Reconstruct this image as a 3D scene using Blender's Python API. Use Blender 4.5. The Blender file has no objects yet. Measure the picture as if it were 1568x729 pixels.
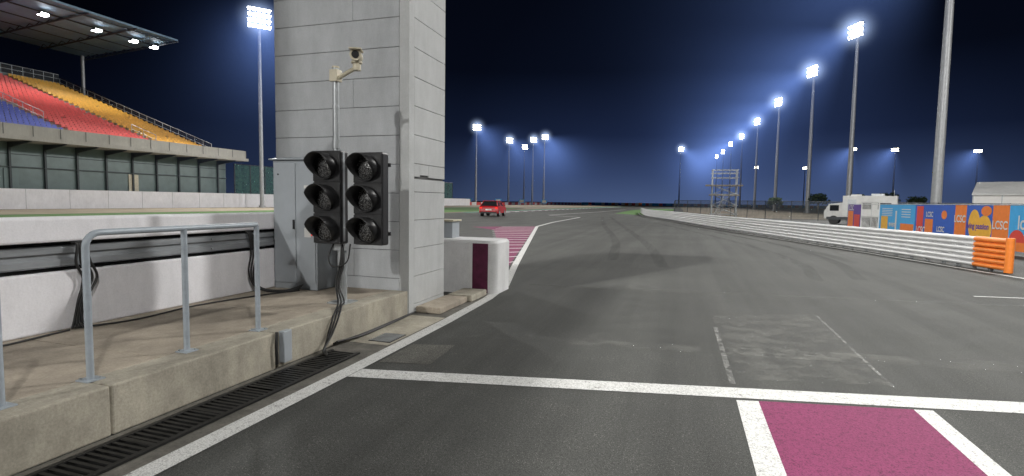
import bpy, math, random, bmesh
from mathutils import Vector, Matrix
random.seed(7)
scene=bpy.context.scene
COL=scene.collection

# ---------------------------------------------------------------- materials
def newmat(name):
    m=bpy.data.materials.new(name); m.use_nodes=True
    nt=m.node_tree; b=nt.nodes['Principled BSDF']
    return m,nt,b
def N(nt,t,**k):
    n=nt.nodes.new(t)
    for a,v in k.items(): setattr(n,a,v)
    return n
def noise(nt,scale,detail=4,rough=.6,stretch=None,src='Object'):
    tc=N(nt,'ShaderNodeTexCoord'); mp=N(nt,'ShaderNodeMapping')
    nt.links.new(tc.outputs[src],mp.inputs[0])
    if stretch: mp.inputs['Scale'].default_value=stretch
    n=N(nt,'ShaderNodeTexNoise'); n.inputs['Scale'].default_value=scale
    n.inputs['Detail'].default_value=detail; n.inputs['Roughness'].default_value=rough
    nt.links.new(mp.outputs[0],n.inputs[0]); return n
def ramp(nt,src,stops):
    r=N(nt,'ShaderNodeValToRGB'); e=r.color_ramp.elements
    e[0].position=stops[0][0]; e[0].color=(*stops[0][1],1)
    e[1].position=stops[-1][0]; e[1].color=(*stops[-1][1],1)
    for p,c in stops[1:-1]:
        x=e.new(p); x.color=(*c,1)
    nt.links.new(src,r.inputs[0]); return r
def mix(nt,a,b,f,mode='MIX'):
    m=N(nt,'ShaderNodeMix',data_type='RGBA',blend_type=mode)
    for i,v in ((0,f),(6,a),(7,b)):
        if isinstance(v,(int,float)): m.inputs[i].default_value=v
        elif isinstance(v,tuple): m.inputs[i].default_value=(*v,1)
        else: nt.links.new(v,m.inputs[i])
    return m.outputs[2]
def g(v): return (v,v,v)
def bump(nt,b,src,strength=.3,dist=.01):
    bp=N(nt,'ShaderNodeBump'); bp.inputs['Strength'].default_value=strength; bp.inputs['Distance'].default_value=dist
    nt.links.new(src,bp.inputs['Height']); nt.links.new(bp.outputs[0],b.inputs['Normal'])
def simple(name,col,rough=.6,metal=0,var=.15,scale=6,bmp=0,detail=5,stretch=None):
    m,nt,b=newmat(name)
    n=noise(nt,scale,detail,.65,stretch)
    lo=tuple(c*(1-var) for c in col); hi=tuple(min(1,c*(1+var)) for c in col)
    r=ramp(nt,n.outputs[0],[(.3,lo),(.7,hi)])
    nt.links.new(r.outputs[0],b.inputs['Base Color'])
    b.inputs['Roughness'].default_value=rough; b.inputs['Metallic'].default_value=metal
    if bmp:
        n2=noise(nt,scale*12,3); bump(nt,b,n2.outputs[0],bmp,.004)
    return m
def asphalt(name,base):
    m,nt,b=newmat(name)
    big=noise(nt,.35,5,.6); mid=noise(nt,3,6,.7); fine=noise(nt,140,2,.7); streak=noise(nt,1.2,5,.6,(1.6,.06,1)); agg=noise(nt,48,3,.8)
    c=ramp(nt,big.outputs[0],[(.3,tuple(x*.82 for x in base)),(.7,tuple(x*1.15 for x in base))]).outputs[0]
    c=mix(nt,c,ramp(nt,mid.outputs[0],[(.3,g(.8)),(.72,g(1.15))]).outputs[0],1,'MULTIPLY')
    c=mix(nt,c,ramp(nt,streak.outputs[0],[(.35,g(.78)),(.6,g(1.08))]).outputs[0],1,'MULTIPLY')
    c=mix(nt,c,ramp(nt,agg.outputs[0],[(.3,g(.55)),(.5,g(1)),(.64,g(1.1)),(.72,g(2.4))]).outputs[0],1,'MULTIPLY')
    c=mix(nt,c,ramp(nt,fine.outputs[0],[(.3,g(.3)),(.5,g(.95)),(.62,g(1.15)),(.74,g(3.6))]).outputs[0],1,'MULTIPLY')
    tc=N(nt,'ShaderNodeTexCoord'); vo=N(nt,'ShaderNodeTexVoronoi'); vo.inputs['Scale'].default_value=55; nt.links.new(tc.outputs['Object'],vo.inputs[0])
    sp=ramp(nt,vo.outputs['Distance'],[(.10,g(1)),(.2,g(0))]); ms=ramp(nt,mid.outputs[0],[(.42,g(0)),(.6,g(.7))])
    f=N(nt,'ShaderNodeMath',operation='MULTIPLY'); nt.links.new(sp.outputs[0],f.inputs[0]); nt.links.new(ms.outputs[0],f.inputs[1])
    c=mix(nt,c,(.28,.27,.25),f.outputs[0])
    nt.links.new(c,b.inputs['Base Color'])
    rr=ramp(nt,mid.outputs[0],[(.3,g(.72)),(.7,g(.92))]); nt.links.new(rr.outputs[0],b.inputs['Roughness'])
    b.inputs['Specular IOR Level'].default_value=.3
    bump(nt,b,fine.outputs[0],.6,.005)
    return m
def paint(name,col,under=(.06,.06,.056),wear=.42,scale=9,rough=.7):
    m,nt,b=newmat(name)
    n=noise(nt,scale,8,.75); n2=noise(nt,120,2,.6); n3=noise(nt,1.3,6); n4=noise(nt,30,4,.8)
    f=ramp(nt,n.outputs[0],[(wear-.12,g(1)),(wear,g(0))]).outputs[0]
    c=mix(nt,tuple(x*.75 for x in col),col,n3.outputs[0])
    c=mix(nt,c,ramp(nt,n2.outputs[0],[(.3,g(.5)),(.55,g(1.05))]).outputs[0],1,'MULTIPLY')
    c=mix(nt,c,ramp(nt,n4.outputs[0],[(.32,g(.6)),(.5,g(1.0))]).outputs[0],1,'MULTIPLY')
    c=mix(nt,c,under,f)
    nt.links.new(c,b.inputs['Base Color']); b.inputs['Roughness'].default_value=rough; b.inputs['Specular IOR Level'].default_value=.3
    bump(nt,b,n2.outputs[0],.5,.004)
    return m
def worn(name,col,amount=.5,scale=7,stretch=None,amax=.75):
    m,nt,b=newmat(name)
    n=noise(nt,scale,8,.8,stretch)
    r=ramp(nt,n.outputs[0],[(amount-.08,g(0)),(amount+.12,g(amax))])
    b.inputs['Base Color'].default_value=(*col,1); b.inputs['Roughness'].default_value=.8
    nt.links.new(r.outputs[0],b.inputs['Alpha'])
    return m
def concrete(name,col,stain=.35,scale=1.5):
    m,nt,b=newmat(name)
    n=noise(nt,scale,8,.7); n2=noise(nt,60,4,.7); n3=noise(nt,6,6,.7,(1,1,.25))
    c=ramp(nt,n.outputs[0],[(.28,tuple(x*(1-stain) for x in col)),(.7,tuple(min(1,x*(1+stain*.5)) for x in col))]).outputs[0]
    c=mix(nt,c,ramp(nt,n3.outputs[0],[(.3,g(1-stain*.6)),(.6,g(1.03))]).outputs[0],1,'MULTIPLY')
    c=mix(nt,c,ramp(nt,n2.outputs[0],[(.3,g(1-stain*.55)),(.6,g(1.03))]).outputs[0],1,'MULTIPLY')
    nt.links.new(c,b.inputs['Base Color']); b.inputs['Roughness'].default_value=.85
    bump(nt,b,n2.outputs[0],.4,.004)
    return m
def emis(name,col,s):
    m=bpy.data.materials.new(name); m.use_nodes=True; nt=m.node_tree; nt.nodes.clear()
    e=N(nt,'ShaderNodeEmission'); e.inputs[0].default_value=(*col,1); e.inputs[1].default_value=s
    o=N(nt,'ShaderNodeOutputMaterial'); nt.links.new(e.outputs[0],o.inputs[0])
    try: m.cycles.emission_sampling='NONE'
    except Exception: pass
    return m

M={}
M['asphalt']=asphalt('asphalt',(.070,.071,.066))
M['asphalt2']=asphalt('asphalt_old',(.115,.112,.10))
M['sand']=simple('sand',(.16,.13,.09),.95,0,.3,.08,.3)
M['gravel']=simple('gravel',(.30,.25,.18),.95,0,.25,.4,.3)
M['grass']=simple('grass',(.07,.17,.03),.95,0,.4,1.2,.3)
M['teal']=paint('green_paint',(.02,.30,.17),wear=.3)
M['white_line']=paint('white_line_paint',(.72,.72,.70),wear=.42)
M['purple']=paint('purple_paint',(.23,.036,.11),wear=.35,scale=5,rough=.8)
M['white_wall']=concrete('white_wall_paint',(.84,.83,.86),.12,.8)
M['white_conc']=concrete('white_concrete_paint',(.74,.74,.74),.15,2)
M['purple_wall']=simple('purple_wall_paint',(.10,.012,.045),.7,0,.3,10)
M['platform']=concrete('platform_concrete',(.40,.345,.275),.38,1.3)
M['kerbc']=concrete('kerb_concrete',(.43,.395,.32),.42,1.8)
M['dirty']=concrete('dirty_concrete',(.16,.15,.13),.5,5)
M['tower']=concrete('tower_panel_concrete',(.43,.445,.46),.18,.9)
M['tower_trim']=concrete('tower_trim_concrete',(.49,.50,.50),.14,1)
M['joint']=simple('joint_dark',(.10,.10,.10),.9)
M['black']=simple('black_plastic',(.012,.012,.013),.42,0,.3,9)
M['rubber']=simple('black_rubber',(.014,.014,.014),.55,0,.3,30)
M['iron']=simple('cast_iron',(.018,.018,.018),.5,.3,.4,20)
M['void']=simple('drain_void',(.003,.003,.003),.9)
M['galv']=simple('galvanised_steel',(.42,.44,.45),.42,.6,.12,12)
M['railpaint']=simple('rail_paint',(.33,.37,.41),.45,.1,.12,14)
M['guard']=simple('guard_steel',(.27,.285,.30),.55,.2,.35,4,0,6,(1,.3,2))
M['armco']=simple('armco_steel',(.66,.66,.66),.45,.35,.12,3,0,5,(1,1,5))
M['orange']=simple('orange_paint',(.80,.22,.03),.5,0,.15,5)
M['mast']=simple('mast_steel',(.40,.41,.42),.5,.4,.12,3)
M['cab']=simple('cabinet_grey',(.36,.39,.42),.5,.1,.07,4)
M['beige']=simple('beige_plastic',(.55,.50,.38),.45)
M['gs_conc']=concrete('grandstand_concrete',(.42,.40,.36),.2,.3)
M['gs_wall']=simple('grandstand_wall',(.16,.21,.21),.7,0,.12,.5)
M['gs_glass']=simple('grandstand_glass',(.15,.20,.20),.3,0,.15,.7)
M['gs_dark']=simple('grandstand_frame',(.05,.06,.065),.6,.2)
M['seat_red']=simple('seat_red',(.62,.07,.06),.5,0,.2,3)
M['seat_blue']=simple('seat_blue',(.07,.10,.42),.5,0,.2,3)
M['seat_yel']=simple('seat_yellow',(.68,.36,.04),.5,0,.2,3)
M['roof']=simple('roof_sheet',(.20,.31,.42),.6,.1,.15,.5)
M['steel_dk']=simple('dark_steel',(.06,.065,.07),.5,.5)
M['lampglass']=emis('lamp_glass',(.93,.97,1),45)
M['lampwarm']=emis('lamp_glass_warm',(1,.93,.72),22)
M['gslamp']=emis('grandstand_lamp',(.95,.98,1),30)
M['redlamp']=emis('red_lamp',(1,.05,.05),1.5)
M['carred']=simple('car_red_paint',(.42,.015,.02),.25,0,.05)
M['glass']=simple('dark_glass',(.02,.022,.025),.08)
M['tail']=emis('tail_lamp',(1,.05,.04),1.0)
M['whitep']=simple('white_panel',(.66,.66,.64),.5,0,.1,2)
M['tent']=simple('tent_fabric',(.78,.76,.73),.7,0,.06,1)
M['b_blue']=simple('banner_blue',(.02,.10,.48),.55,0,.08)
M['b_sky']=simple('banner_sky_blue',(.04,.36,.72),.55,0,.08)
M['b_orange']=simple('banner_orange',(.80,.20,.02),.55,0,.08)
M['b_red']=simple('banner_red',(.66,.05,.03),.55,0,.08)
M['b_yel']=simple('banner_yellow',(.80,.42,.03),.55,0,.08)
M['b_navy']=simple('banner_purple',(.10,.04,.30),.55,0,.08)
M['leaf']=simple('leaf',(.035,.06,.02),.8,0,.4,2)
M['bark']=simple('bark',(.09,.07,.05),.9)
M['tyre']=worn('tyre_rubber_mark',(.030,.030,.029),.44,1.3,(3,.18,1),.17)
M['scuff']=worn('worn_white_paint',(.46,.46,.44),.52,9,None,.6)
M['scuff2']=worn('faint_white_scuff',(.26,.26,.24),.52,3,None,.32)
m,nt,b=newmat('signal_lens'); tc=N(nt,'ShaderNodeTexCoord'); v=N(nt,'ShaderNodeTexVoronoi'); v.inputs['Scale'].default_value=70
nt.links.new(tc.outputs['Object'],v.inputs[0])
r=ramp(nt,v.outputs['Distance'],[(.2,g(.16)),(.6,g(.02))]); nt.links.new(r.outputs[0],b.inputs['Base Color'])
b.inputs['Roughness'].default_value=.22; bump(nt,b,v.outputs['Distance'],.6,.004); M['lens']=m
def meshmat(name,col,a):
    m,nt,b=newmat(name); b.inputs['Base Color'].default_value=(*col,1)
    b.inputs['Roughness'].default_value=.7
    n=noise(nt,3,3); r=ramp(nt,n.outputs[0],[(.2,g(a*.7)),(.8,g(min(1,a*1.3)))]); nt.links.new(r.outputs[0],b.inputs['Alpha'])
    return m
M['mesh']=meshmat('wire_mesh',(.06,.07,.07),.45)
M['gmesh']=meshmat('green_windbreak_mesh',(.03,.10,.08),.85)

# ---------------------------------------------------------------- mesh builder
class B:
    def __init__(s): s.v=[];s.f=[];s.m=[];s.mats=[];s.sm=[]
    def mi(s,k):
        if k not in s.mats: s.mats.append(k)
        return s.mats.index(k)
    def add(s,vs,fs,mat,smooth=False):
        o=len(s.v); s.v+= [tuple(p) for p in vs]; k=s.mi(mat)
        for f in fs: s.f.append([o+i for i in f]); s.m.append(k); s.sm.append(smooth)
    def box(s,a,b,mat,M4=None):
        x0,y0,z0=[min(a[i],b[i]) for i in range(3)];x1,y1,z1=[max(a[i],b[i]) for i in range(3)]
        vs=[Vector(p) for p in [(x0,y0,z0),(x1,y0,z0),(x1,y1,z0),(x0,y1,z0),(x0,y0,z1),(x1,y0,z1),(x1,y1,z1),(x0,y1,z1)]]
        if M4: vs=[M4@p for p in vs]
        s.add(vs,[(0,3,2,1),(4,5,6,7),(0,1,5,4),(1,2,6,5),(2,3,7,6),(3,0,4,7)],mat)
    def cyl(s,p0,p1,r0,mat,r1=None,n=10,caps=True,smooth=True):
        if r1 is None: r1=r0
        p0=Vector(p0);p1=Vector(p1);d=(p1-p0).normalized()
        a=d.orthogonal().normalized();c=d.cross(a)
        vs=[]
        for p,r in((p0,r0),(p1,r1)):
            for i in range(n):
                t=2*math.pi*i/n; vs.append(p+(a*math.cos(t)+c*math.sin(t))*r)
        s.add(vs,[(i,(i+1)%n,n+(i+1)%n,n+i) for i in range(n)],mat,smooth)
        if caps: s.add(vs,[tuple(range(n))[::-1],tuple(range(n,2*n))],mat)
    def tube(s,pts,r,mat,n=8):
        pts=[Vector(p) for p in pts]; vs=[]; up=None
        for i,p in enumerate(pts):
            d=(pts[min(i+1,len(pts)-1)]-pts[max(i-1,0)]).normalized()
            if up is None: up=d.orthogonal().normalized()
            up=(up-d*up.dot(d)).normalized(); c=d.cross(up)
            for k in range(n):
                t=2*math.pi*k/n; vs.append(p+(up*math.cos(t)+c*math.sin(t))*r)
        fs=[]
        for i in range(len(pts)-1):
            for k in range(n):
                fs.append((i*n+k,i*n+(k+1)%n,(i+1)*n+(k+1)%n,(i+1)*n+k))
        s.add(vs,fs,mat,True); L=len(pts)
        s.add(vs,[tuple(range(n))[::-1],tuple(range((L-1)*n,L*n))],mat)
    def poly(s,pts,mat): s.add(pts,[tuple(range(len(pts)))],mat)
    def flat(s,pts,z,mat): s.poly([(p[0],p[1],z) for p in pts],mat)
    def prism(s,prof,x0,x1,mat,ax=0):
        n=len(prof)
        def P(t,p):
            return (t,p[0],p[1]) if ax==0 else ((p[0],t,p[1]) if ax==1 else (p[0],p[1],t))
        vs=[P(x0,p) for p in prof]+[P(x1,p) for p in prof]
        s.add(vs,[(i,(i+1)%n,n+(i+1)%n,n+i) for i in range(n)]+[tuple(range(n))[::-1],tuple(range(n,2*n))],mat)
    def strip(s,path,w,z,mat,off=0):
        P=[Vector((p[0],p[1])) for p in path]; vs=[]
        for i,p in enumerate(P):
            d=(P[min(i+1,len(P)-1)]-P[max(i-1,0)]).normalized(); nn=Vector((-d.y,d.x))
            ww=w[i] if isinstance(w,(list,tuple)) else w
            a=p+nn*(off+ww/2); b=p+nn*(off-ww/2); vs+= [(a.x,a.y,z),(b.x,b.y,z)]
        s.add(vs,[(2*i+1,2*i+3,2*i+2,2*i) for i in range(len(P)-1)],mat)
    def sweep(s,prof,path,mat,smooth=False,closed=True):
        P=[Vector((p[0],p[1])) for p in path]; vs=[];n=len(prof)
        for i,p in enumerate(P):
            d=(P[min(i+1,len(P)-1)]-P[max(i-1,0)]).normalized(); nn=Vector((-d.y,d.x))
            for o,z in prof:
                q=p+nn*o; vs.append((q.x,q.y,z))
        fs=[]
        for i in range(len(P)-1):
            for k in range(n if closed else n-1):
                k2=(k+1)%n; fs.append((i*n+k,i*n+k2,(i+1)*n+k2,(i+1)*n+k))
        s.add(vs,fs,mat,smooth)
    def done(s,name,parent=None,bevel=0,loc=None,rotz=0,scale=1):
        me=bpy.data.meshes.new(name); me.from_pydata(s.v,[],s.f)
        for k in s.mats: me.materials.append(M[k])
        me.polygons.foreach_set('material_index',s.m); me.polygons.foreach_set('use_smooth',s.sm)
        me.update()
        o=bpy.data.objects.new(name,me); COL.objects.link(o)
        if parent: o.parent=parent
        if loc: o.location=loc
        o.rotation_euler[2]=rotz; o.scale=(scale,)*3
        if bevel:
            md=o.modifiers.new('bevel','BEVEL'); md.width=bevel; md.segments=2; md.limit_method='ANGLE'; md.angle_limit=math.radians(50)
        return o
def empty(name,loc=(0,0,0)):
    e=bpy.data.objects.new(name,None); COL.objects.link(e); e.location=loc; return e
def smooth_path(pts,n=8):
    P=[Vector(p) for p in pts]; P=[P[0]*2-P[1]]+P+[P[-1]*2-P[-2]]; out=[]
    for i in range(1,len(P)-2):
        for k in range(n):
            t=k/n; a,b,c,d=P[i-1],P[i],P[i+1],P[i+2]
            out.append(.5*((2*b)+(c-a)*t+(2*a-5*b+4*c-d)*t*t+(3*b-a-3*c+d)*t**3))
    out.append(P[-2]); return out

# ---------------------------------------------------------------- ground
b=B(); b.flat([(-1500,-600),(1500,-600),(1500,2500),(-1500,2500)],-.016,'sand'); b.done('ground')
b=B(); b.flat([(-46,-60),(-28,-60),(-28,75),(-33,110),(-46,110)],-.008,'grass'); b.done('grass_verge')
b=B(); b.flat([(-62,-60),(-46.5,-60),(-46.5,112),(-33,114),(-28,90),(-26.5,160),(-27,300),(-62,300)],-.010,'gravel'); b.done('gravel_trap')
b=B(); b.flat([(-9,75),(-4.5,68),(-2,95),(-2,150),(-8,150),(-10,110)],.004,'grass'); b.done('grass_verge')
b=B(); b.flat([(-26,-60),(70,-60),(70,58),(20,66),(4,66),(0,90),(0,130),(-2,300),(-24,300),(-23,160),(-25,100),(-26,60)],0,'asphalt'); b.done('race_track')
b=B(); b.strip(smooth_path([(-26,62),(-25.2,95),(-23.5,150),(-22,200)],6),[1.2+.15*i for i in range(19)],.008,'teal'); b.done('green_runoff_paint')
b=B()
for i in range(60):
    y=66+i*2; x=-23.6+ (y-66)*.02
    b.box((x,y,.0),(x+1,y+2,.035),'white_conc' if i%2 else 'purple_wall')
b.done('track_kerb')

# ---------------------------------------------------------------- painted markings
lineP=[(-2.72,-3),(-2.72,2),(-2.72,4),(-2.74,6),(-2.80,7.6),(-2.95,8.9),(-3.3,10.3),(-3.75,12.1),(-8.3,31),(-9.0,38),(-9.6,52)]
b=B(); b.strip(lineP,[.15]*8+[.18,.2,.2],.0075,'white_line')
b.strip([(-9.6,52),(-14,57.5)],.2,.0075,'white_line')
b.strip([(-14.2,58),(-12.5,84),(-12,120)],.25,.0115,'white_line')
b.done('pit_lane_edge_line')
b=B(); b.flat([(-2.645,3.80),(-2.645,4.02),(9.5,6.48),(9.5,6.18)],.004,'white_line'); b.done('pit_exit_cross_line')
b=B(); b.flat([(.60,.8),(1.68,.8),(1.68,4.60),(.60,4.39)],.004,'purple')
b.flat([(.44,.8),(.60,.8),(.60,4.385),(.44,4.352)],.0042,'white_line'); b.flat([(1.68,.8),(1.81,.8),(1.81,4.625),(1.68,4.60)],.0042,'white_line'); b.done('painted_grid_box')
def lx(y): return -3.75-(y-12.1)*.2407
b=B(); b.flat([(-3.62,11.0),(lx(31)-.1,31),(lx(31)-3.2,28.5),(-9.3,26.1)][::1],.0035,'purple')
y=12.3
while y<30:
    f=(y-11)/(26.1-11); xl=-3.7+f*(-9.3+3.7)
    if y>26: xl=-9.3+(y-26.1)*(-.2)
    b.flat([(xl,y-.35),(lx(y)-.09,y+.25),(lx(y)-.09,y+.45),(xl,y-.15)],.0070,'white_line'); y+=1.25
b.done('hatched_kerb_paint')
armP=smooth_path([(7.15,15.2,0),(6.4,18.6,0),(5.05,23.9,0),(2.1,35.4,0),(-.9,49.5,0),(-4.0,63.4,0),(-6,82,0)],6)
armP=[(p.x,p.y) for p in armP]
b=B(); b.strip([(8.2,11.0)]+armP,.12,.006,'white_line',off=.35)
b.flat([(4.75,10.93),(5.6,11.06),(5.6,11.13),(4.75,11.0)],.006,'white_line'); b.done('track_edge_line')
b=B()
b.flat([(.42,4.75),(.47,4.75),(.45,6.9),(.40,6.9)],.0045,'scuff')
b.flat([(1.70,5.1),(1.73,5.1),(1.80,8.2),(1.77,8.2)],.0045,'scuff')
b.flat([(-2.2,5.35),(3.5,6.05),(3.5,6.45),(-2.2,5.55)],.003,'scuff2')
b.flat([(.5,4.9),(1.7,5.15),(1.78,8.2),(.42,7.6)],.0032,'scuff2')
b.flat([(-2.6,9.2),(6,10.2),(6,10.35),(-2.6,9.3)],.003,'scuff2')
b.done('worn_paint_marks')
b=B()
for k,(pts,w) in enumerate([([(2.6,12),(2.9,16),(1.9,24),(-1.5,40)],.28),([(3.5,12.5),(3.9,17),(3.0,25),(-.8,41)],.28),
        ([(-.4,13),(-1.2,20),(-3.5,34),(-7,55)],.3),([(-1.7,14),(-2.6,22),(-5,36),(-8,56)],.3),
        ([(4.4,16),(4.0,20),(1.6,31)],.3)]):
    b.strip([(p.x,p.y) for p in smooth_path([(x,y,0) for x,y in pts],6)],w,.0028+.0003*k,'tyre')
b.done('tyre_marks')
b=B()
b.flat([(-3.34,-3),(-2.80,-3),(-2.80,6.3),(-2.86,8.0),(-3.34,8.0)],.0035,'dirty')
b.flat([(-3.34,4.75),(-2.83,4.75),(-2.83,6.15),(-3.34,6.15)],.0075,'kerbc'); b.done('gutter_pavement')
b=B(); b.flat([(-2.62,4.25),(-2.15,4.35),(-2.2,5.02),(-2.62,4.9)],.0042,'asphalt2'); b.done('pavement_patch')

# drain grate
b=B()
b.box((-3.24,-3,.004),(-2.93,4.38,.0065),'void')
b.box((-3.25,-3,.008),(-3.215,4.4,.022),'iron'); b.box((-2.955,-3,.008),(-2.92,4.4,.022),'iron')
y=-1.5
while y<4.38:
    b.box((-3.215,y,.008),(-2.955,y+.022,.019),'iron'); y+=.048
for k in range(12):
    b.box((-3.215,-1.2+k*.5,.008),(-2.955,-1.2+k*.5+.03,.0205),'iron')
b.done('drain_grate')
b=B(); b.box((-3.12,4.85,.008),(-2.86,5.2,.011),'iron')
for k in range(9): b.box((-3.11,4.87+k*.036,.0115),(-2.87,4.885+k*.036,.016),'galv')
b.done('drain_grate')

# ---------------------------------------------------------------- platform
P=empty('concrete_platform')
ys=[-6,-2,.8,2.35,3.77,6.13]
b=B()
for a,c in zip(ys[:-1],ys[1:]): b.box((-3.62,a+.004,-.0),(-3.35,c-.004,.32),'kerbc')
b.done('kerb_blocks',P,.012)
b=B()
for a,c in zip([-6,-3,0,2.9,4.6],[-3,0,2.9,4.6,6.13]): b.box((-5.6,a+.003,-.0),(-3.626,c-.003,.317),'platform')
b.done('slab',P,.006)
b=B(); b.box((-3.95,6.16,0),(-3.36,6.3,.06),'kerbc'); b.box((-3.34,6.32,0.004),(-2.98,7.25,.09),'platform'); b.box((-3.32,7.27,0.004),(-2.92,7.9,.10),'kerbc'); b.done('concrete_step',None,.015)

# pit wall
P=empty('pit_wall')
b=B(); b.box((-5.45,-6,1.09),(-5.10,6.12,1.30),'white_wall'); b.done('cap',P,.02)
b=B(); b.box((-5.43,-6,.317),(-5.13,6.12,.83),'white_wall'); b.done('base',P,.015)
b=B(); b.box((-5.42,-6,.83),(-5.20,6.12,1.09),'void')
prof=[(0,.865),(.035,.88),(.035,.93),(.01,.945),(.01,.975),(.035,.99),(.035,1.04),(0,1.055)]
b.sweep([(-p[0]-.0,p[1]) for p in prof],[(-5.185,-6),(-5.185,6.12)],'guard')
for y in(-1,1.9,4.8):
    for z in(.905,1.015): b.cyl((-5.15,y,z),(-5.135,y,z),.014,'galv',n=6)
b.done('steel_guard',P)
def rail(name,ys,x,top):
    b=B(); r=.0215
    y0,y1=ys[0],ys[-1]; R=.09
    arc=[(x,y0+R-R*math.cos(t),top-R+R*math.sin(t)) for t in [i*math.pi/12 for i in range(7)]]
    b.tube([(x,y0,.32)]+arc+[(x,y1-.0,top)],r,'railpaint',12)
    for y in ys[1:]: b.cyl((x,y,.32),(x,y,top-.01),r,'railpaint',n=12)
    for y in ys:
        b.box((x-.055,y-.055,.3205),(x+.055,y+.055,.328),'railpaint')
        for sx in(-1,1): b.cyl((x+sx*.04,y+.035*sx,.328),(x+sx*.04,y+.035*sx,.338),.007,'galv',n=6)
    b.done(name)
rail('handrail',[2.38,3.08,3.80],-3.57,1.26)
b=B(); x=-3.56; R=.1
arc=[(x,1.90-R+R*math.cos(t),1.10-R+R*math.sin(t)) for t in [i*math.pi/12 for i in range(7)]]
b.tube([(x,1.90,.32)]+arc+[(x,-1.5,1.10)],.0215,'railpaint',12)
b.box((x-.055,1.84,.3205),(x+.055,1.95,.328),'railpaint')
for y in(.6,-.6,-1.5): b.cyl((x,y,.32),(x,y,1.09),.0215,'railpaint')
b.done('handrail')

# ---------------------------------------------------------------- tower
P=empty('concrete_tower')
X0,X1,Y0,Y1,H=-5.42,-3.35,6.15,7.22,9.5
b=B(); b.box((X0+.02,Y0+.02,0),(X1-.02,Y1-.02,H),'joint'); b.done('core',P)
b=B(); z=.0;k=0
hs=[.47]+[.37]*24
for hh in hs:
    xs=[X0+.0,X1-.14]
    if k%3==1: xs=[X0,X0+1.25,X1-.14]
    for a,c in zip(xs[:-1],xs[1:]): b.box((a+.002,Y0,z+.003),(c-.002,Y0+.05,z+hh-.003),'tower')
    b.box((X0,Y0+.053,z+.003),(X0+.05,Y1,z+hh-.003),'tower')
    z+=hh;k+=1
z=.12
b.box((X1-.05,Y0+.14,0.003),(X1,Y1,z-.003),'tower_trim')
while z<H:
    hh=.37
    if abs(z-1.6)<.19:
        b.box((X1-.05,Y0+.14,z+.003),(X1,Y1,z+.17),'tower_trim')
        b.box((X1-.05,Y0+.14,z+.2),(X1,Y0+.30,z+hh-.003),'tower_trim')
        b.box((X1-.05,Y0+.55,z+.2),(X1,Y1,z+hh-.003),'tower_trim')
        b.box((X1-.05,Y0+.30,z+.225),(X1-.0005,Y0+.55,z+hh-.003),'tower_trim')
    else: b.box((X1-.05,Y0+.14,z+.003),(X1,Y1,z+hh-.003),'tower_trim')
    z+=hh
b.done('wall_panels',P,.004)
b=B(); b.box((X1-.137,Y0-.003,0),(X1+.003,Y0+.137,H),'tower_trim'); b.done('corner_trim',P,.006)
b=B(); b.box((X0-.01,Y0-.01,H),(X1+.01,Y1+.01,H+.1),'tower_trim'); b.done('cap',P)

# electrical cabinet
P=empty('electrical_cabinet')
b=B(); b.box((-5.09,5.72,.317),(-4.42,6.14,1.98),'cab'); b.prism([(5.68,1.982),(6.145,1.982),(6.145,2.06),(5.68,2.0)],-5.13,-4.38,'cab'); b.done('body',P,.008)
b=B(); b.box((-5.07,5.708,.40),(-4.74,5.718,1.94),'cab'); b.box((-4.73,5.708,.40),(-4.44,5.718,1.94),'cab'); b.done('doors',P,.004)
b=B(); b.box((-4.77,5.69,1.1),(-4.75,5.706,1.22),'black'); b.box((-4.6,5.701,1.62),(-4.52,5.706,1.66),'whitep')
b.box((-4.60,5.701,1.0),(-4.5,5.706,1.12),'whitep'); b.cyl((-4.49,5.70,1.03),(-4.49,5.706,1.03),.008,'redlamp')
b.cyl((-5.0,5.703,1.8),(-5.0,5.7075,1.8),.012,'black'); b.done('fittings',P)

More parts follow.
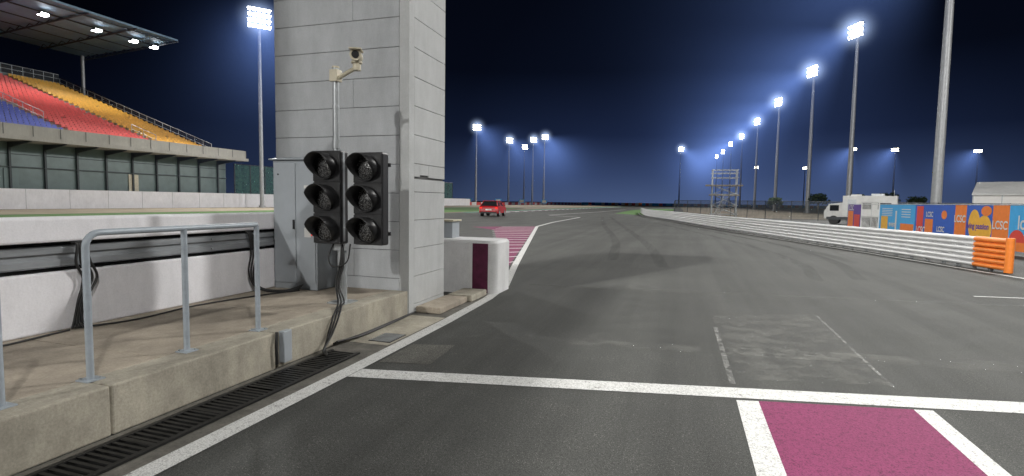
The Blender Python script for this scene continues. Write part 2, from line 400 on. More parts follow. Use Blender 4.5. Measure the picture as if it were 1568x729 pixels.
# ---------------------------------------------------------------- traffic signal
P=empty('traffic_light')
sx,sy=-3.66,5.17
b=B(); b.cyl((sx,sy,.317),(sx,sy,1.02),.052,'galv',n=16); b.cyl((sx,sy,1.02),(sx,sy,2.0),.04,'galv',n=12)
b.box((sx-.12,sy-.12,.3205),(sx+.12,sy+.12,.335),'galv')
b.box((sx+.105-.018,5.02,1.03),(sx+.105+.018,5.055,2.0),'galv')
b.cyl((-3.75,5.2,1.5),(-3.75,5.2,2.95),.036,'galv',n=14); b.cyl((-3.75,5.2,2.06),(-3.75,5.2,2.16),.045,'galv',n=12); b.cyl((-3.75,5.2,2.5),(-3.75,5.2,2.54),.041,'galv',n=12)
b.box((sx-.08,sy-.07,.92),(sx+.09,sy+.05,1.0),'galv'); b.box((-3.8,5.15,1.9),(-3.5,5.2,1.94),'galv')
b.done('post',P)
def head(cx,n3,z0,z1,w,y):
    b=B(); b.box((cx-w/2,y,z0),(cx+w/2,y+.14,z1),'black'); o=b.done('housing',P,.02)
    b=B(); hh=(z1-z0)/3
    for i in range(3):
        zc=z0+hh*(i+.5); R=.132
        b.box((cx-w/2+.008,y-.012,z0+hh*i+.008),(cx+w/2-.008,y-.001,z0+hh*(i+1)-.008),'black')
        n=28; rings=[(0,-.045),(.5,-.040),(.85,-.025),(1,-.013)]
        vs=[(cx,y+rings[0][1],zc)];fs=[]
        for q,(rr,dy) in enumerate(rings[1:]):
            for k in range(n):
                t=2*math.pi*k/n; vs.append((cx+math.cos(t)*R*rr*.93,y+dy,zc+math.sin(t)*R*rr*.93))
        for k in range(n): fs.append((0,1+k,1+(k+1)%n))
        for q in range(2):
            for k in range(n): fs.append((1+q*n+k,1+(q+1)*n+k,1+(q+1)*n+(k+1)%n,1+q*n+(k+1)%n))
        b.add(vs,fs,'lens',True)
        vo=[];n=36;fs=[]
        for k in range(n+1):
            t=-math.pi/2+2*math.pi*k/n
            up=(math.sin(t)+1)/2
            L=.03+.18*min(1,up*1.5)
            for rr,yy in((R*1.03,-.010),(R*1.10,-L),(R*1.03,-L),(R*.975,-.010)):
                vo.append((cx+math.cos(t)*rr,y+yy,zc+math.sin(t)*rr))
        for k in range(n):
            a=k*4;c=(k+1)*4
            for q in range(3): fs.append((a+q,a+q+1,c+q+1,c+q))
        b.add(vo,fs,'black',True)
    b.done('lenses_and_visors',P)
head(-3.66-.055,3,1.00,2.02,.355,4.98)
head(-3.235,3,1.00,2.0,.355,5.03)
b=B()
b.box((-3.55,5.17,1.85),(-3.05,5.20,1.89),'black'); b.box((-3.55,5.17,1.10),(-3.05,5.20,1.14),'black')
b.done('brackets',P)
P2=empty('cctv_camera')
b=B(); b.cyl((-3.75,5.2,2.951),(-3.75,5.2,2.97),.04,'beige',n=12)
b.box((-3.80,5.15,2.80),(-3.70,5.25,2.93),'beige'); b.tube([(-3.71,5.2,2.84),(-3.62,5.18,2.87),(-3.53,5.16,2.90),(-3.45,5.14,2.915)],.024,'beige')
b.cyl((-3.43,5.13,2.89),(-3.43,5.13,2.965),.045,'beige',n=16); b.cyl((-3.43,5.13,2.965),(-3.43,5.13,2.985),.06,'beige',n=16)
Mx=Matrix.Translation((-3.43,5.12,3.045))@Matrix.Rotation(math.radians(27),4,'Z')@Matrix.Rotation(math.radians(4),4,'X')
def T(p): return Mx@Vector(p)
b.cyl(T((0,.10,-.0)),T((0,-.08,0)),.062,'beige',n=20); b.cyl(T((0,-.084,0)),T((0,-.088,0)),.040,'black',n=20)
b.box((-.066,-.12,.050),(.066,.11,.066),'beige',Mx); b.done('body_and_arm',P2,.004)

# cables
b=B()
def cable(pts,r=.011): b.tube(smooth_path(pts,7),r,'rubber',7)
for k in range(3):
    o=k*.022
    cable([(sx+.03+o*.4,5.12-o*.3,1.02),(sx+.04+o,5.08,.8),(sx-.0+o,5.05,.55),(sx+.10+o,4.95+o,.38),(sx+.22,4.75+o*2,.337+o*.3),(-3.335+o*.2,4.55+o*2,.30),(-3.32+o*.3,4.45+o,.14),(-3.28+o,4.35-o*2,.045),(-3.15+o,4.2-o,.03)],.010)
cable([(sx-.06,5.1,1.0),(sx-.09,5.05,.85),(sx-.02,5.02,.75),(sx+.14,5.05,.80),(sx+.17,5.08,1.0)],.008)
b.done('signal_cable')
b=B()
for k in range(4):
    o=k*.02
    cable([(-5.12,3.3+o,1.08),(-5.08,3.32+o,1.06),(-5.07,3.3+o*2,.9),(-5.085,3.36+o*2,.75),(-5.07,3.30+o,.55),(-5.06,3.26+o,.40),(-5.03,3.22+o*2,.335)],.011)
cable([(-5.05,3.25,.33),(-4.9,3.7,.33),(-4.95,4.4,.33),(-4.8,5.1,.33),(-4.6,5.6,.33)],.008)
cable([(-5.03,3.2,.33),(-4.95,2.6,.33),(-5.0,1.8,.33)],.008)
b.done('power_cable')
b=B()
for k in range(4):
    o=k*.02
    cable([(-5.10,5.25+o,1.08),(-5.06,5.27+o,1.02),(-5.05,5.28+o*2,.8),(-5.06,5.25+o*2,.6),(-5.04,5.3+o,.42),(-4.95,5.38+o,.34),(-4.75,5.45+o*2,.33),(-4.62+o,5.62,.34+o)],.011)
b.done('power_cable')
b=B()
b.box((-3.349,3.80,.05),(-3.29,3.90,.33),'cab'); cable([(-3.335,3.76,.33),(-3.32,3.74,.2),(-3.325,3.75,.05)],.014); b.done('junction_box',None,.006)
b=B()
for k in range(3):
    cable([(-3.33+.02*k,4.55,.03+.012*k),(-3.30+.02*k,5.0,.025),(-3.32+.015*k,5.7,.02),(-3.31,6.25,.03)],.010)
b.done('ground_cable')

# ---------------------------------------------------------------- white/purple barrier end
P=empty('pit_exit_barrier')
def rounded(x0,x1,y0,y1,R,n=8):
    pts=[(x0,y0)]
    for cx,cy,a0 in((x1-R,y0+R,-90),(x1-R,y1-R,0)):
        for i in range(n+1):
            t=math.radians(a0+90*i/n); pts.append((cx+R*math.cos(t),cy+R*math.sin(t)))
    pts.append((x0,y1)); return pts
rp=rounded(-5.4,-2.80,7.98,8.75,.12)
b=B(); n=len(rp)
vs=[(p[0],p[1],.0) for p in rp]+[(p[0],p[1],.82) for p in rp]+[(p[0]+(-.03 if p[0]>-5 else 0),p[1]+(.03 if p[1]<8.3 else -.03),.86) for p in rp]
b.add(vs,[(i,(i+1)%n,n+(i+1)%n,n+i) for i in range(n)]+[(n+i,n+(i+1)%n,2*n+(i+1)%n,2*n+i) for i in range(n)]+[tuple(range(2*n,3*n))],'white_conc')
b.done('wall',P)
b=B(); b.box((-3.20,7.975,.02),(-2.935,7.977,.815),'purple_wall'); b.done('painted_stripe',P)
b=B(); b.box((-3.95,8.3,.862),(-3.70,8.6,1.14),'cab'); b.box((-3.98,8.27,1.141),(-3.67,8.63,1.17),'beige'); b.done('junction_box',None,.006)
P=empty('trackside_wall')
b=B(); y=-20
while y<150:
    b.box((-62.3,y+.02,-.016),(-62,y+4-.02,2.0),'white_wall'); y+=4
b.done('wall_panels',P)
b=B(); y=150;i=0
while y<420:
    x=-66+(y-150)*.02
    b.box((x,y,0),(x+.4,y+4,1.0),'white_conc' if i%2 else 'seat_red'); y+=4;i+=1
b.done('tyre_barrier')
b=B()
for i in range(70):
    x=-60+i*2.0; k=['b_sky','whitep','b_blue','seat_red','whitep','b_sky','b_orange'][(i*5+i//3)%7]
    b.box((x,330+.3*i,0),(x+1.98,330.4+.3*i,1.5),k)
b.done('advertising_barrier')
for x,y in((-70,168),(-62,175),(-58,190),(-52,200)):
    b=B(); b.box((x,y,.8),(x+2.2,y+.1,2.2),'b_sky'); b.box((x+.3,y-.02,1.0),(x+1.9,y-.01,2.0),'whitep'); b.cyl((x+.2,y+.15,0),(x+.2,y+.15,.8),.05,'mast'); b.cyl((x+2,y+.15,0),(x+2,y+.15,.8),.05,'mast'); b.done('marshal_board')

# ---------------------------------------------------------------- armco
P=empty('crash_barrier')
b=B()
for i in range(3):
    z=.06+i*.25
    pr=[(.0,z),(.05,z+.025),(.06,z+.06),(.05,z+.085),(.0,z+.11),(0,z+.125),(.05,z+.15),(.06,z+.185),(.05,z+.215),(0,z+.238),(-.01,z+.238),(-.01,z)]
    b.sweep(pr,armP,'armco')
b.done('rails',P)
b=B()
for i in range(len(armP)-1):
    p=Vector(armP[i]);q=Vector(armP[i+1]);d=(q-p);nn=Vector((-d.y,d.x)).normalized(); k=int(d.length/1.0)+1
    for j in range(k):
        c=p+d*j/k-nn*.1; b.box((c.x-.04,c.y-.05,0),(c.x+.04,c.y+.05,.80),'mast')
b.done('posts',P)
b=B(); d=(Vector(armP[0])-Vector(armP[3])).normalized(); s0=Vector(armP[0]); e0=s0+d*.05; e1=s0-d*.95
for i in range(3):
    z=.06+i*.25
    pr=[(.005,z),(.057,z+.025),(.067,z+.06),(.057,z+.085),(.007,z+.11),(.007,z+.125),(.057,z+.15),(.067,z+.185),(.057,z+.215),(.005,z+.242),(-.12,z+.242),(-.12,z)]
    b.sweep(pr,[(e0.x,e0.y),(e1.x,e1.y)],'orange')
b.cyl((e0.x+.02,e0.y+.0,0.02),(e0.x+.02,e0.y+.0,.82),.085,'orange',n=14)
b.done('end_cover',P)

# ---------------------------------------------------------------- banners
P=empty('advertising_fence')
bx=10.2
pan=[(39.8,37.1,'b_navy'),(33.9,29.2,'b_sky'),(29.2,27.2,'b_blue'),(27.2,25.4,'b_blue'),(25.4,24.5,'b_orange'),(24.5,22.7,'b_blue'),(22.7,21.7,'b_orange'),(21.7,15.0,'b_sky')]
b=B()
for a,c,k in pan: b.box((bx,c+.01,.12),(bx+.03,a-.01,1.6),k)
b.done('banner_panels',P)
b=B()
y=39.8
while y>14.9: b.cyl((bx+.06,y,0),(bx+.06,y,1.66),.025,'galv'); y-=2.2
b.cyl((bx+.06,39.8,1.63),(bx+.06,15,1.63),.02,'galv')
b.box((bx-.02,37.05,.1),(bx+.02,37.0,1.75),'whitep');b.box((bx-.02,33.95,.1),(bx+.02,34.0,1.75),'whitep');b.box((bx-.02,34,.1),(bx+.02,37.0,.16),'whitep')
b.box((bx-.02,34,1.69),(bx+.02,37,1.75),'whitep');b.box((bx-.02,34,.9),(bx+.02,37,.95),'whitep')
for k in range(14): b.cyl((bx,34.1+k*.21,.16),(bx,34.1+k*.21,1.69),.012,'whitep',n=6)
b.done('frame',P)
def disc(b,y,z,ry,rz,mat,x,n=20,t0=0,t1=360):
    pts=[(x,y-ry*math.cos(math.radians(t0+(t1-t0)*i/n)),z+rz*math.sin(math.radians(t0+(t1-t0)*i/n))) for i in range(n+(0 if t1-t0==360 else 1))]
    b.poly(pts,mat)
b=B(); x=bx-.004
def rect(y0,y1,z0,z1,k,xx=x): b.poly([(xx,y0,z0),(xx,y1,z0),(xx,y1,z1),(xx,y0,z1)],k)
rect(39.7,38.6,.15,1.2,'b_orange'); rect(38.4,37.3,.15,1.0,'b_red')
rect(33.6,32.6,.3,1.0,'b_yel'); rect(31.6,31.4,.3,1.3,'whitep'); rect(30.9,29.3,.13,.7,'b_orange')
rect(29.0,28.3,.13,1.55,'b_red'); rect(28.1,27.3,.13,1.0,'b_orange')
disc(b,23.9,.9,.42,.55,'b_yel',x); disc(b,23.2,.75,.5,.5,'b_yel',x-.002); disc(b,23.1,1.4,.35,.18,'b_orange',x-.003)
rect(21.6,15,.13,.42,'b_orange'); disc(b,21.2,.42,.45,.4,'b_red',x-.002,20,0,180); disc(b,19.0,.42,.8,.5,'b_yel',x-.002,20,0,180)
disc(b,26.3,1.2,.25,.18,'b_orange',x)
for k in range(5): rect(33.5-k*.0,32.0,1.42-k*.09,1.39-k*.09,'whitep',x-.002)
for k in range(4): rect(30.8,29.7,1.40-k*.12,1.36-k*.12,'whitep',x-.002)
b.done('banner_artwork',P)
def text(s,y,z,size,k):
    cu=bpy.data.curves.new('banner_text','FONT'); cu.body=s; cu.size=size; cu.offset=.008
    o=bpy.data.objects.new('banner_text',cu); COL.objects.link(o); o.parent=P
    o.location=(bx-.012,y,z); o.rotation_euler=(math.pi/2,0,-math.pi/2); cu.materials.append(M[k])
text('LCSC',22.68,.8,.40,'whitep'); text('LCSC',25.42,.95,.38,'whitep'); text('LCSC',29.0,.35,.42,'whitep'); text('LCSC',28.0,1.1,.3,'whitep')
text('lcsc.qa',21.2,.85,.62,'whitep'); text('living passion',24.45,.75,.30,'b_navy'); text('LCSC',39.6,1.25,.45,'whitep')
text('LCSC',26.9,.5,.3,'whitep'); text('events',32.4,.5,.4,'whitep')

# ---------------------------------------------------------------- camper truck
b=B()
b.box((-1.15,-2.6,.75),(1.15,1.6,2.75),'whitep')
b.prism([(1.6,.55),(3.1,.55),(3.15,1.2),(2.75,1.95),(1.62,2.1)],-1.0,1.0,'whitep')
b.box((-1.1,-2.6,.45),(1.1,2.9,.72),'steel_dk')
for y in(-1.6,-.7,2.3):
    for s in(-1,1): b.cyl((s*.78,y,.42),(s*1.06,y,.42),.42,'rubber',n=18)
for s in(-1,1):
    b.box((s*1.153,-2.2,1.5),(s*1.157,-1.2,2.1),'glass'); b.box((s*1.153,-.7,1.5),(s*1.157,.1,2.1),'glass'); b.box((s*1.153,.5,.8),(s*1.157,1.2,2.4),'galv')
    b.box((s*1.003,1.9,1.3),(s*1.006,2.65,1.85),'glass')
b.box((-.4,-1.6,2.75),(.4,-.6,2.95),'galv'); b.box((-.5,.2,2.75),(.2,1.0,2.88),'whitep'); b.cyl((.8,-2.3,2.75),(.8,-2.3,3.3),.02,'galv')
b.poly([(-.9,2.79,1.93),(.9,2.79,1.93),(.95,3.155,1.26),(-.95,3.155,1.26)],'glass')
b.done('camper_truck',None,.04,(13.9,50,0),math.radians(70),.85)
b=B()
b.prism([(0,0),(7,0),(7,2.75),(3.5,3.9),(0,2.75)],0,12,'tent',ax=0)
b.prism([(-.15,2.70),(3.5,3.93),(7.15,2.70),(7.15,2.78),(3.5,4.02),(-.15,2.78)],-.1,12.1,'whitep',ax=0)
for k in range(7): b.box((k*2-.04,-.03,0),(k*2+.04,-.004,2.72),'galv')
b.done('marquee_tent',None,0,(25.6,60.5,0),math.radians(-28))

# scaffold tower
P=empty('scaffold_tower',(3.0,63,0)); b=B(); w,d=2.5,1.6
for xx in(0,w):
    for yy in(0,d): b.cyl((xx,yy,0),(xx,yy,5.3),.05,'galv',n=8)
for z in(.4,1.4,2.6,3.6,4.4,4.9,5.25):
    b.cyl((-.15,0,z),(w+.15,0,z),.036,'galv',n=6); b.cyl((-.15,d,z),(w+.15,d,z),.036,'galv',n=6)
    b.cyl((0,-.1,z),(0,d+.1,z),.036,'galv',n=6); b.cyl((w,-.1,z),(w,d+.1,z),.036,'galv',n=6)
for za,zb in((.4,1.4),(1.4,2.6),(2.6,3.6)):
    b.cyl((0,0,za),(w,0,zb),.034,'galv',n=6); b.cyl((w,0,za),(0,0,zb),.034,'galv',n=6); b.cyl((w,d,za),(0,d,zb),.034,'galv',n=6); b.cyl((0,0,zb),(0,d,za),.034,'galv',n=6); b.cyl((w,0,za),(w,d,zb),.034,'galv',n=6)
b.box((-.7,-.1,3.5),(w+.6,d+.1,3.63),'platform'); b.box((-.3,-.1,2.45),(w+.3,d+.1,2.56),'platform')
for k in range(11): b.cyl((.1+.1*k,-.2,.2+.22*k),(.6+.1*k,-.2,.2+.22*k),.025,'galv',n=5)
b.cyl((.1,-.2,0),(1.3,-.2,2.6),.03,'galv',n=5); b.cyl((.6,-.2,0),(1.8,-.2,2.6),.03,'galv',n=5)
b.done('frame',P)
def fence(name,p,q,h,mat,step=2.5,postr=.035,z0=0):
    b=B(); p=Vector(p);q=Vector(q);n=max(1,round((q-p).length/step))
    b.poly([(p.x,p.y,z0+.05),(q.x,q.y,z0+.05),(q.x,q.y,z0+h),(p.x,p.y,z0+h)],mat)
    for i in range(n+1):
        c=p.lerp(q,i/n); b.cyl((c.x,c.y,z0),(c.x,c.y,z0+h+.05),postr,'steel_dk',n=6)
    b.tube([(p.x,p.y,z0+h),(q.x,q.y,z0+h)],postr*.8,'steel_dk',6)
    return b.done(name)
fence('wire_fence',(-1,72),(8,60),1.9,'mesh'); fence('wire_fence',(8,60),(22,58),1.9,'mesh'); fence('wire_fence',(22,58),(34,50),1.9,'mesh')
fence('wire_fence',(-1,72),(-2,130),1.9,'mesh')
fence('windbreak_fence',(-62.5,62.5),(-62.5,140),6.3,'gmesh',3,.09)

def leafball(b,c,r,n):
    for i in range(n):
        v=Vector((random.gauss(0,1),random.gauss(0,1),random.gauss(0,1))).normalized()*r*random.random()**.4
        v.z*=.75; p=Vector(c)+v; s=.16+random.random()*.22
        a=Vector((random.uniform(-1,1),random.uniform(-1,1),random.uniform(-1,1))).normalized(); d=a.orthogonal().normalized()
        b.poly([p-a*s,p+d*s*.5,p+a*s,p-d*s*.5],'leaf')
for (x,y,h) in((30,112,3.6),(36,116,4.0),(25,118,3.8),(42,120,3.4),(18,122,3.0),(58,110,3.8),(66,112,3.4)):
    b=B(); b.cyl((0,0,0),(.1,0,h*.55),.14,'bark',.08,n=8)
    for k in range(6):
        t=k*1.05; e=(math.cos(t)*h*.3,math.sin(t)*h*.3,h*(.65+.1*(k%3))); b.cyl((.1,0,h*.45),e,.06,'bark',.02,n=5); leafball(b,e,h*.24,70)
    leafball(b,(0,0,h*.85),h*.25,90)
    b.done('tree',None,0,(x,y,0))

# ---------------------------------------------------------------- car
b=B()
prof=[(-2.15,.32),(2.1,.32),(2.2,.6),(2.1,.82),(1.15,.98),(-1.95,1.02),(-2.2,.85),(-2.22,.5)]
b.prism(prof,-.9,.9,'carred')
lo=[(-.84,-1.98,1.0),(.84,-1.98,1.0),(.84,1.2,1.0),(-.84,1.2,1.0)]; hi=[(-.64,-1.45,1.48),(.64,-1.45,1.48),(.64,.35,1.48),(-.64,.35,1.48)]
b.add(lo+hi,[(0,1,5,4),(1,2,6,5),(2,3,7,6),(3,0,4,7)],'glass')
b.box((-.63,-1.5,1.475),(.63,.35,1.52),'carred')
for s in(-1,1):
    for y in(-1.35,1.35): b.cyl((s*.68,y,.33),(s*.915,y,.33),.33,'rubber',n=20); b.cyl((s*.9,y,.33),(s*.92,y,.33),.2,'galv',n=14)
    for p,q in(((s*.84,-1.98,1.0),(s*.64,-1.45,1.48)),((s*.84,1.2,1.0),(s*.64,.35,1.48)),((s*.845,-.4,1.0),(s*.65,-.4,1.48))): b.cyl(p,q,.04,'carred',n=6)
    b.box((s*.62,-2.235,.74),(s*.88,-2.2,.9),'tail'); b.box((s*.9,.75,.98),(s*1.05,.9,1.1),'carred')
b.box((-.28,-2.235,.6),(.28,-2.225,.72),'whitep'); b.box((-.8,-2.25,.3),(.8,-2.15,.45),'black')
b.done('red_car',None,.05,(-17.9,50,0),math.radians(8))

# ---------------------------------------------------------------- grandstand
P=empty('grandstand')
b=B(); b.box((-60.2,-10,7.0),(-59.9,62.0,8.05),'gs_conc')
y=-10
while y<62: b.box((-59.895,y,7.02),(-59.88,y+.06,8.04),'joint'); y+=2.4
b.box((-64,-10,6.6),(-59.7,62.3,6.98),'gs_conc')
b.done('parapet',P)
b=B(); b.box((-63.6,-10,0),(-63.4,61.8,6.6),'gs_glass'); b.box((-90,-10,0),(-63.7,61.8,6.6),'gs_wall')
y=-8
while y<62:
    b.box((-63.35,y,0),(-63.15,y+.18,6.6),'gs_dark')
    b.prism([(-63.15,6.0),(-63.15,6.6),(-60.0,6.6),(-60.0,6.5)],y,y+.14,'gs_dark',ax=1); y+=3.1
b.box((-63.38,-10,4.1),(-63.2,61.8,4.2),'gs_dark'); b.box((-63.38,-10,5.4),(-63.3,61.8,5.46),'gs_dark')
b.box((-63.36,47.4,0),(-63.3,48.6,4.0),'beige'); b.box((-63.36,35,1),(-63.3,36.2,4.0),'gs_wall')
b.done('facade',P)
rows=30; run=29/rows; rise=(18.0-7.7)/rows
b=B()
for i in range(rows):
    x1=-60.9-i*run; z=7.4+i*rise
    b.box((x1-run,-10,z-.6),(x1,57.3,z),'gs_conc')
b.box((-90.2,-10,0),(-90,57.3,18.2),'gs_wall'); b.box((-62,57.3,6.98),(-60.2,61.9,7.2),'gs_conc')
b.prism([(-60.9,7.0),(-60.9,7.5),(-89.9,17.8),(-89.9,7.0)],57.3,57.5,'gs_conc',ax=1)
b.done('terracing',P)
for nm,k,ya,yb in(('seats_blue','seat_blue',24,39.7),('seats_red','seat_red',41,49.4),('seats_yellow','seat_yel',50.6,56.9)):
    b=B()
    for i in range(rows):
        x1=-60.9-i*run; z=7.4+i*rise; y=ya
        while y<yb:
            if random.random()>.012:
                b.box((x1-.55,y+.03,z+.28),(x1-.12,y+.47,z+.33),k)
                b.poly([(x1-.62,y+.03,z+.30),(x1-.62,y+.47,z+.30),(x1-.70,y+.45,z+.74),(x1-.70,y+.05,z+.74)],k)
            y+=.5
    b.done(nm,P)
b=B()
def slope(y,x): return (x,y,7.4+(-60.9-x)/run*rise)
for y,xs in((57.2,(-61,-89.8)),(40.3,(-66,-74)),(40.3,(-77,-84)),(50,(-62,-66))):
    n=int(abs(xs[1]-xs[0])/1.4)
    for zz in(.55,1.15):
        a=slope(y,xs[0]);c=slope(y,xs[1]); b.cyl((a[0],y,a[2]+zz),(c[0],y,c[2]+zz),.03,'galv',n=5)
    for i in range(n+1):
        x=xs[0]+(xs[1]-xs[0])*i/n; p=slope(y,x); b.cyl(p,(p[0],p[1],p[2]+1.15),.03,'galv',n=5)
b.cyl((-90,-10,19.4),(-90,57.2,19.4),.04,'galv',n=5); b.cyl((-90,-10,18.8),(-90,57.2,18.8),.04,'galv',n=5)
y=24
while y<57.3: b.cyl((-90,y,18),(-90,y,19.4),.035,'galv',n=5); y+=1.3
b.done('railings',P)
b=B(); b.poly([(-61,57.25,7.5),(-89.9,57.25,17.8),(-89.9,57.25,19.1),(-61,57.25,8.6)],'mesh'); b.poly([(-90.02,24,18),(-90.02,57.2,18),(-90.02,57.2,19.4),(-90.02,24,19.4)],'mesh'); b.done('mesh_panels',P)
b=B()
RX0,RX1=-91.0,-71.5
b.prism([(RX0,23.2),(RX0,23.6),(RX1,24.4),(RX1,24.15)],-10,61.6,'roof',ax=1)
for y in [61.3-6.2*i for i in range(8)]:
    b.cyl((RX0+.5,y,22.6),(RX1+.3,y,24.0),.12,'steel_dk',n=6)
    n=10
    for i in range(n):
        xa=RX0+.5+(RX1-RX0-.5)*i/n; xb=RX0+.5+(RX1-RX0-.5)*(i+.5)/n; xc=RX0+.5+(RX1-RX0-.5)*(i+1)/n
        za=22.6+1.4*(i/n); zb=23.25+.8*((i+.5)/n); zc=22.6+1.4*((i+1)/n)
        b.cyl((xa,y,za),(xb,y,zb),.06,'steel_dk',n=5); b.cyl((xb,y,zb),(xc,y,zc),.06,'steel_dk',n=5)
for x in(-88,-84,-80,-76,-72.5): b.cyl((x,-10,23.25+(x+91)*.04),(x,61.5,23.25+(x+91)*.04),.1,'steel_dk',n=6)
for y in [61.0-12.4*i for i in range(4)]: b.cyl((-90.5,y,0),(-90.5,y,23.2),.25,'mast',n=10)
b.done('roof',P)
b=B()
for y in(33,40,46.4,52.7,57.7,60.8):
    b.box((-75.7,y-.45,23.28),(-74.9,y+.45,23.5),'steel_dk'); b.box((-75.65,y-.42,23.24),(-74.95,y+.42,23.279),'gslamp')
    b.poly([(-74.89,y-.42,23.28),(-74.89,y+.42,23.28),(-74.89,y+.42,23.5),(-74.89,y-.42,23.5)],'gslamp')
b.done('floodlights',P)
def spot(name,loc,target,power,parent=None,size=110,rad=.8,col=(1,.985,.95),blend=.6):
    l=bpy.data.lights.new(name,'SPOT'); l.energy=power; l.spot_size=math.radians(size); l.spot_blend=blend; l.shadow_soft_size=rad; l.color=col
    o=bpy.data.objects.new(name,l); COL.objects.link(o); o.location=loc
    o.rotation_euler=(Vector(target)-Vector(loc)).to_track_quat('-Z','Y').to_euler()
    if parent: o.parent=parent
    return o
KW=180
for y in(33,46.4,57.7): spot('grandstand_spot',(-74.8,y,23.1),(-72,y-3,12),24*KW,P,150)

# ---------------------------------------------------------------- self-glowing volumes that imitate lamp beams and bloom
def volmat(name,kind,col,k,L,tan=.6,pw=3.0):
    m=bpy.data.materials.new(name); m.use_nodes=True; nt=m.node_tree; nt.nodes.clear()
    tc=N(nt,'ShaderNodeTexCoord'); sp=N(nt,'ShaderNodeSeparateXYZ'); nt.links.new(tc.outputs['Object'],sp.inputs[0])
    def mt(op,a,b2=None,clamp=False):
        n=N(nt,'ShaderNodeMath',operation=op,use_clamp=clamp)
        for i,v in enumerate((a,b2)):
            if v is None: continue
            if isinstance(v,(int,float)): n.inputs[i].default_value=v
            else: nt.links.new(v,n.inputs[i])
        return n.outputs[0]
    x,y,z=sp.outputs
    r2=mt('ADD',mt('MULTIPLY',x,x),mt('MULTIPLY',y,y))
    if kind=='cone':
        d=mt('MULTIPLY',z,-1.0); rho=mt('SQRT',r2)
        rad=mt('SUBTRACT',1.0,mt('DIVIDE',rho,mt('ADD',mt('MULTIPLY',d,tan),.3)),True); rad=mt('POWER',rad,1.3)
        fall=mt('SUBTRACT',1.0,mt('DIVIDE',d,L),True); fall=mt('MULTIPLY',fall,fall)
        s=mt('MULTIPLY',mt('DIVIDE',fall,mt('ADD',d,2.0)),rad)
    else:
        dist=mt('SQRT',mt('ADD',r2,mt('MULTIPLY',z,z)))
        f=mt('SUBTRACT',1.0,mt('DIVIDE',dist,L),True); s=mt('POWER',f,pw)
    e=N(nt,'ShaderNodeEmission'); e.inputs[0].default_value=(*col,1); nt.links.new(mt('MULTIPLY',s,k),e.inputs[1])
    o=N(nt,'ShaderNodeOutputMaterial'); nt.links.new(e.outputs[0],o.inputs['Volume'])
    try: m.cycles.volume_step_rate=4.0
    except Exception as ex: print('no step rate',ex)
    return m
HL=38.;HT=.66
M['beam_glow']=volmat('emissive_beam_glow','cone',(.19,.33,.85),.85,HL,HT)  # emission with built-in falloff stands in for lamp light scattered in air
M['halo']=volmat('emissive_bloom','ball',(.50,.66,1),.85,4.4,.6,4.0)  # glowing ball imitates bloom around each lamp head
cone=bpy.data.meshes.new('glow_cone'); n=20
vs=[(0,0,.3)]+[(math.cos(2*math.pi*i/n)*(HL*HT+.4),math.sin(2*math.pi*i/n)*(HL*HT+.4),-HL) for i in range(n)]
cone.from_pydata(vs,[],[(0,1+i,1+(i+1)%n) for i in range(n)]+[tuple(range(1,n+1))[::-1]]); cone.materials.append(M['beam_glow'])
ball=bpy.data.meshes.new('halo_ball'); bm=bmesh.new(); bmesh.ops.create_icosphere(bm,subdivisions=2,radius=4.5); bm.to_mesh(ball); bm.free(); ball.materials.append(M['halo'])

# ---------------------------------------------------------------- masts
def mast(x,y,h,aim,power=0,r0=.40,r1=.2,lamp='lampglass',beam_glow=True,rows=3,cols=5,halo=None,size=115,scale=1,tgt=None,rad=1.0,extra=None):
    E=empty('floodlight_mast',(x,y,0)); b=B()
    if halo is None: halo=beam_glow
    n=4
    for i in range(n):
        za=h*i/n;zb=h*(i+1)/n; ra=r0+(r1-r0)*i/n; rb=r0+(r1-r0)*(i+1)/n
        b.cyl((0,0,za),(0,0,zb),ra,'mast',rb-.01,n=14)
    b.cyl((0,0,0),(0,0,.3),r0*1.5,'mast',n=14); b.done('pole',E)
    a=Vector((aim[0],aim[1],0)).normalized(); s=Vector((-a.y,a.x,0))
    b=B()
    for r in range(rows):
        z=h-1.4*scale+ r*.75*scale
        p=s*(cols*.3*scale)+a*.15
        b.cyl((-p.x+a.x*.3,-p.y+a.y*.3,z),(p.x,p.y,z),.05,'steel_dk',n=6)
        for c in range(cols):
            o=s*((c-(cols-1)/2)*.58*scale)+a*(.42)
            yawj=(c-(cols-1)/2)*-.28
            R=Matrix.Translation((o.x,o.y,z))@Matrix.Rotation(math.atan2(a.y,a.x)-yawj,4,'Z')@Matrix.Rotation(math.radians(28+6*r),4,'Y')
            w=.23*scale
            b.box((-.2,-w,-w),(.12,w,w),'steel_dk',R)
            vs=[R@Vector(q) for q in((.125,-w*.95,-w*.95),(.125,w*.95,-w*.95),(.125,w*.95,w*.95),(.125,-w*.95,w*.95))]
            b.poly(vs,lamp)
    b.done('lamp_array',E)
    if power:
        t=tgt if tgt else (x+aim[0]*30,y+aim[1]*30,0)
        for (off,pw) in [(0,power)]+(extra or []):
            q=Vector((a.x*1.4+off,a.y*1.4,h-.3))
            o=spot('floodlight',(x+q.x,y+q.y,q.z),t,pw,None,size,rad); o.parent=E; o.location=q
    if beam_glow:
        o=bpy.data.objects.new('emissive_beam_glow',cone); COL.objects.link(o); o.parent=E; o.location=(a.x*.6,a.y*.6,h-.3)
        o.rotation_euler=Vector((a.x,a.y,-.72)).to_track_quat('-Z','Y').to_euler()
    if halo:
        o=bpy.data.objects.new('emissive_bloom',ball); COL.objects.link(o); o.parent=E; o.location=(a.x*.6,a.y*.6,h-.5)
    return E
mast(23.3,62,30,(-1,-.5),230*KW,r0=.46,r1=.3)
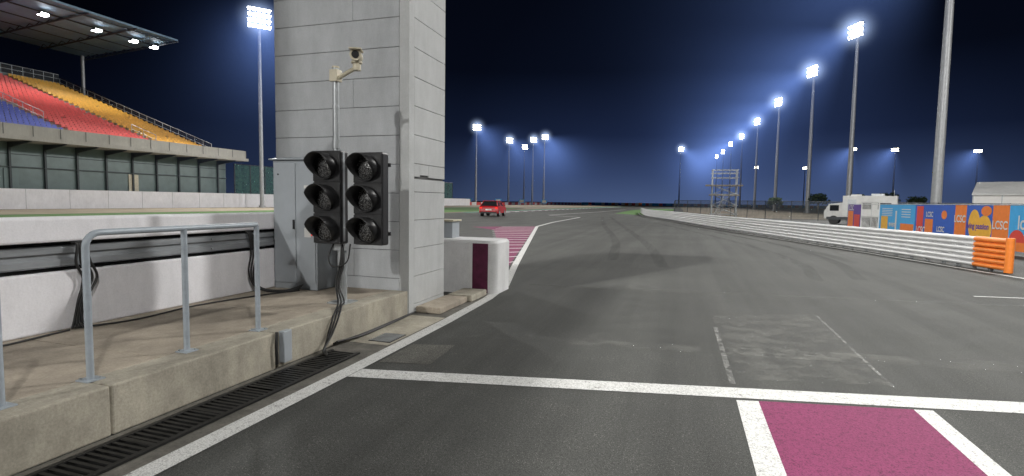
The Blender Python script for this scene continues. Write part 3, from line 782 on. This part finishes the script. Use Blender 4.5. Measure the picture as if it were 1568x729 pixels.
for i,(x,y) in enumerate([(23.7,92.6),(23.2,118),(22.2,150.6),(21.3,184),(20.5,222),(18.7,249),(17.9,284),(16.6,313.5)]):
    mast(x,y,28,(-1,-.45),220*KW if i<5 else 0,beam_glow=i<6,halo=i<5)
for i,(x,y,h,l) in enumerate([(-68,172,27,'lampwarm'),(-69,211,27,'lampwarm'),(-73,247,28,'lampwarm'),(-61,219,28,'lampwarm'),(-54,211,28,'lampwarm'),(-2,259,27,'lampglass')]):
    mast(x,y,h,(.8,-.75),240*KW if i in(0,4) else 0,lamp=l,beam_glow=i!=2)
for x,y in((86,271),(69,266),(120,282),(75,394),(45,385)):
    mast(x,y,27,(-.7,-.7),0,rows=2,lamp='lampwarm',beam_glow=(y<300),halo=False)
mast(-59,64,27.4,(.8,-.7),290*KW,r0=.3,r1=.2,rows=4,cols=5,scale=1.05)
# masts beside and behind the camera
mast(22,26,21,(-1,-.3),140*KW,beam_glow=False,tgt=(-3,6,0)); mast(24,-20,26,(-1,.3),140*KW,beam_glow=False,tgt=(-3,8,0))
mast(50,26,24,(-.45,1),170*KW,beam_glow=False,tgt=(29,58,0))  # added mast out of view, put in to brighten the tent
mast(-21,-60,27.5,(.3,1),340*KW,beam_glow=False,size=80,tgt=(-2,10,0),rad=.6); mast(-28,-93,27.5,(.3,1),150*KW,beam_glow=False,size=70,tgt=(-2,10,0),rad=.6)
mast(-12.4,-13.3,30.3,(.3,1),270*KW,beam_glow=False,size=140,tgt=(6,14,0),rad=.22,extra=[(-1.2,100*KW)])  # added unseen steep lamps, placed to cast the slab's shadow edges on the asphalt
# added unseen tower behind the camera, its slab shaped to shade the pit lane edge
P=empty('shadow_blocker'); b=B()
b.box((-13,-11.8,0),(-9.5,-8.3,13.7),'tower'); b.box((-14.5,-14,13.7),(-7.3,-2.6,14.0),'gs_conc'); b.box((-14.3,-13.8,14.0),(-7.4,-2.7,14.9),'gs_wall')
b.box((-14.2,-13.7,14.9),(-7.5,-2.8,16.2),'glass'); b.box((-14.5,-14,16.2),(-7.05,-2.3,16.5),'roof')
for k in range(8): b.box((-7.49,-13.6+k*1.4,14.9),(-7.42,-13.5+k*1.4,16.2),'gs_dark')
b.done('blocker_column_and_slab',P)

# ---------------------------------------------------------------- world
w=bpy.data.worlds.new('World'); scene.world=w; w.use_nodes=True; nt=w.node_tree; nt.nodes.clear()
sky=N(nt,'ShaderNodeTexSky'); sky.sky_type='NISHITA'; sky.sun_disc=False; sky.sun_elevation=math.radians(0); sky.sun_rotation=math.radians(200)
bg=N(nt,'ShaderNodeBackground'); bg.inputs[1].default_value=.0002; nt.links.new(sky.outputs[0],bg.inputs[0])
tc=N(nt,'ShaderNodeTexCoord'); sp=N(nt,'ShaderNodeSeparateXYZ'); nt.links.new(tc.outputs['Generated'],sp.inputs[0])
rp=ramp(nt,sp.outputs[2],[(0,(.050,.078,.165)),(.05,(.028,.046,.110)),(.12,(.0085,.015,.042)),(.23,(.0026,.0045,.0125)),(.6,(.0016,.0026,.006))])
bg2=N(nt,'ShaderNodeBackground'); bg2.inputs[1].default_value=1.0
dt=N(nt,'ShaderNodeVectorMath',operation='DOT_PRODUCT'); nt.links.new(tc.outputs['Generated'],dt.inputs[0]); dt.inputs[1].default_value=(.02,1,0)
rr=ramp(nt,dt.outputs['Value'],[(.5,g(.16)),(.9,g(.6)),(1,g(1.25))])
c=mix(nt,rp.outputs[0],rr.outputs[0],1,'MULTIPLY'); nt.links.new(c,bg2.inputs[0])
ad=N(nt,'ShaderNodeAddShader'); nt.links.new(bg.outputs[0],ad.inputs[0]); nt.links.new(bg2.outputs[0],ad.inputs[1])
o=N(nt,'ShaderNodeOutputWorld'); nt.links.new(ad.outputs[0],o.inputs[0])

# ---------------------------------------------------------------- camera
th=math.atan(56.5/820);r=.015;yaw=math.radians(17.65)
F=Vector((-math.sin(yaw)*math.cos(th),math.cos(yaw)*math.cos(th),-math.sin(th))); R=Vector((math.cos(yaw),math.sin(yaw),0)); U=R.cross(F)
R2=R*math.cos(r)+U*math.sin(r); U2=U*math.cos(r)-R*math.sin(r)
mw=Matrix(((R2.x,U2.x,-F.x,0),(R2.y,U2.y,-F.y,0),(R2.z,U2.z,-F.z,1.5),(0,0,0,1)))
cd=bpy.data.cameras.new('camera'); cd.sensor_width=36; cd.lens=820/1568*36; cd.clip_end=5000; cd.clip_start=.05
co=bpy.data.objects.new('camera',cd); COL.objects.link(co); co.matrix_world=mw; scene.camera=co
scene.view_settings.view_transform='Standard'; scene.view_settings.look='None'; scene.view_settings.exposure=0
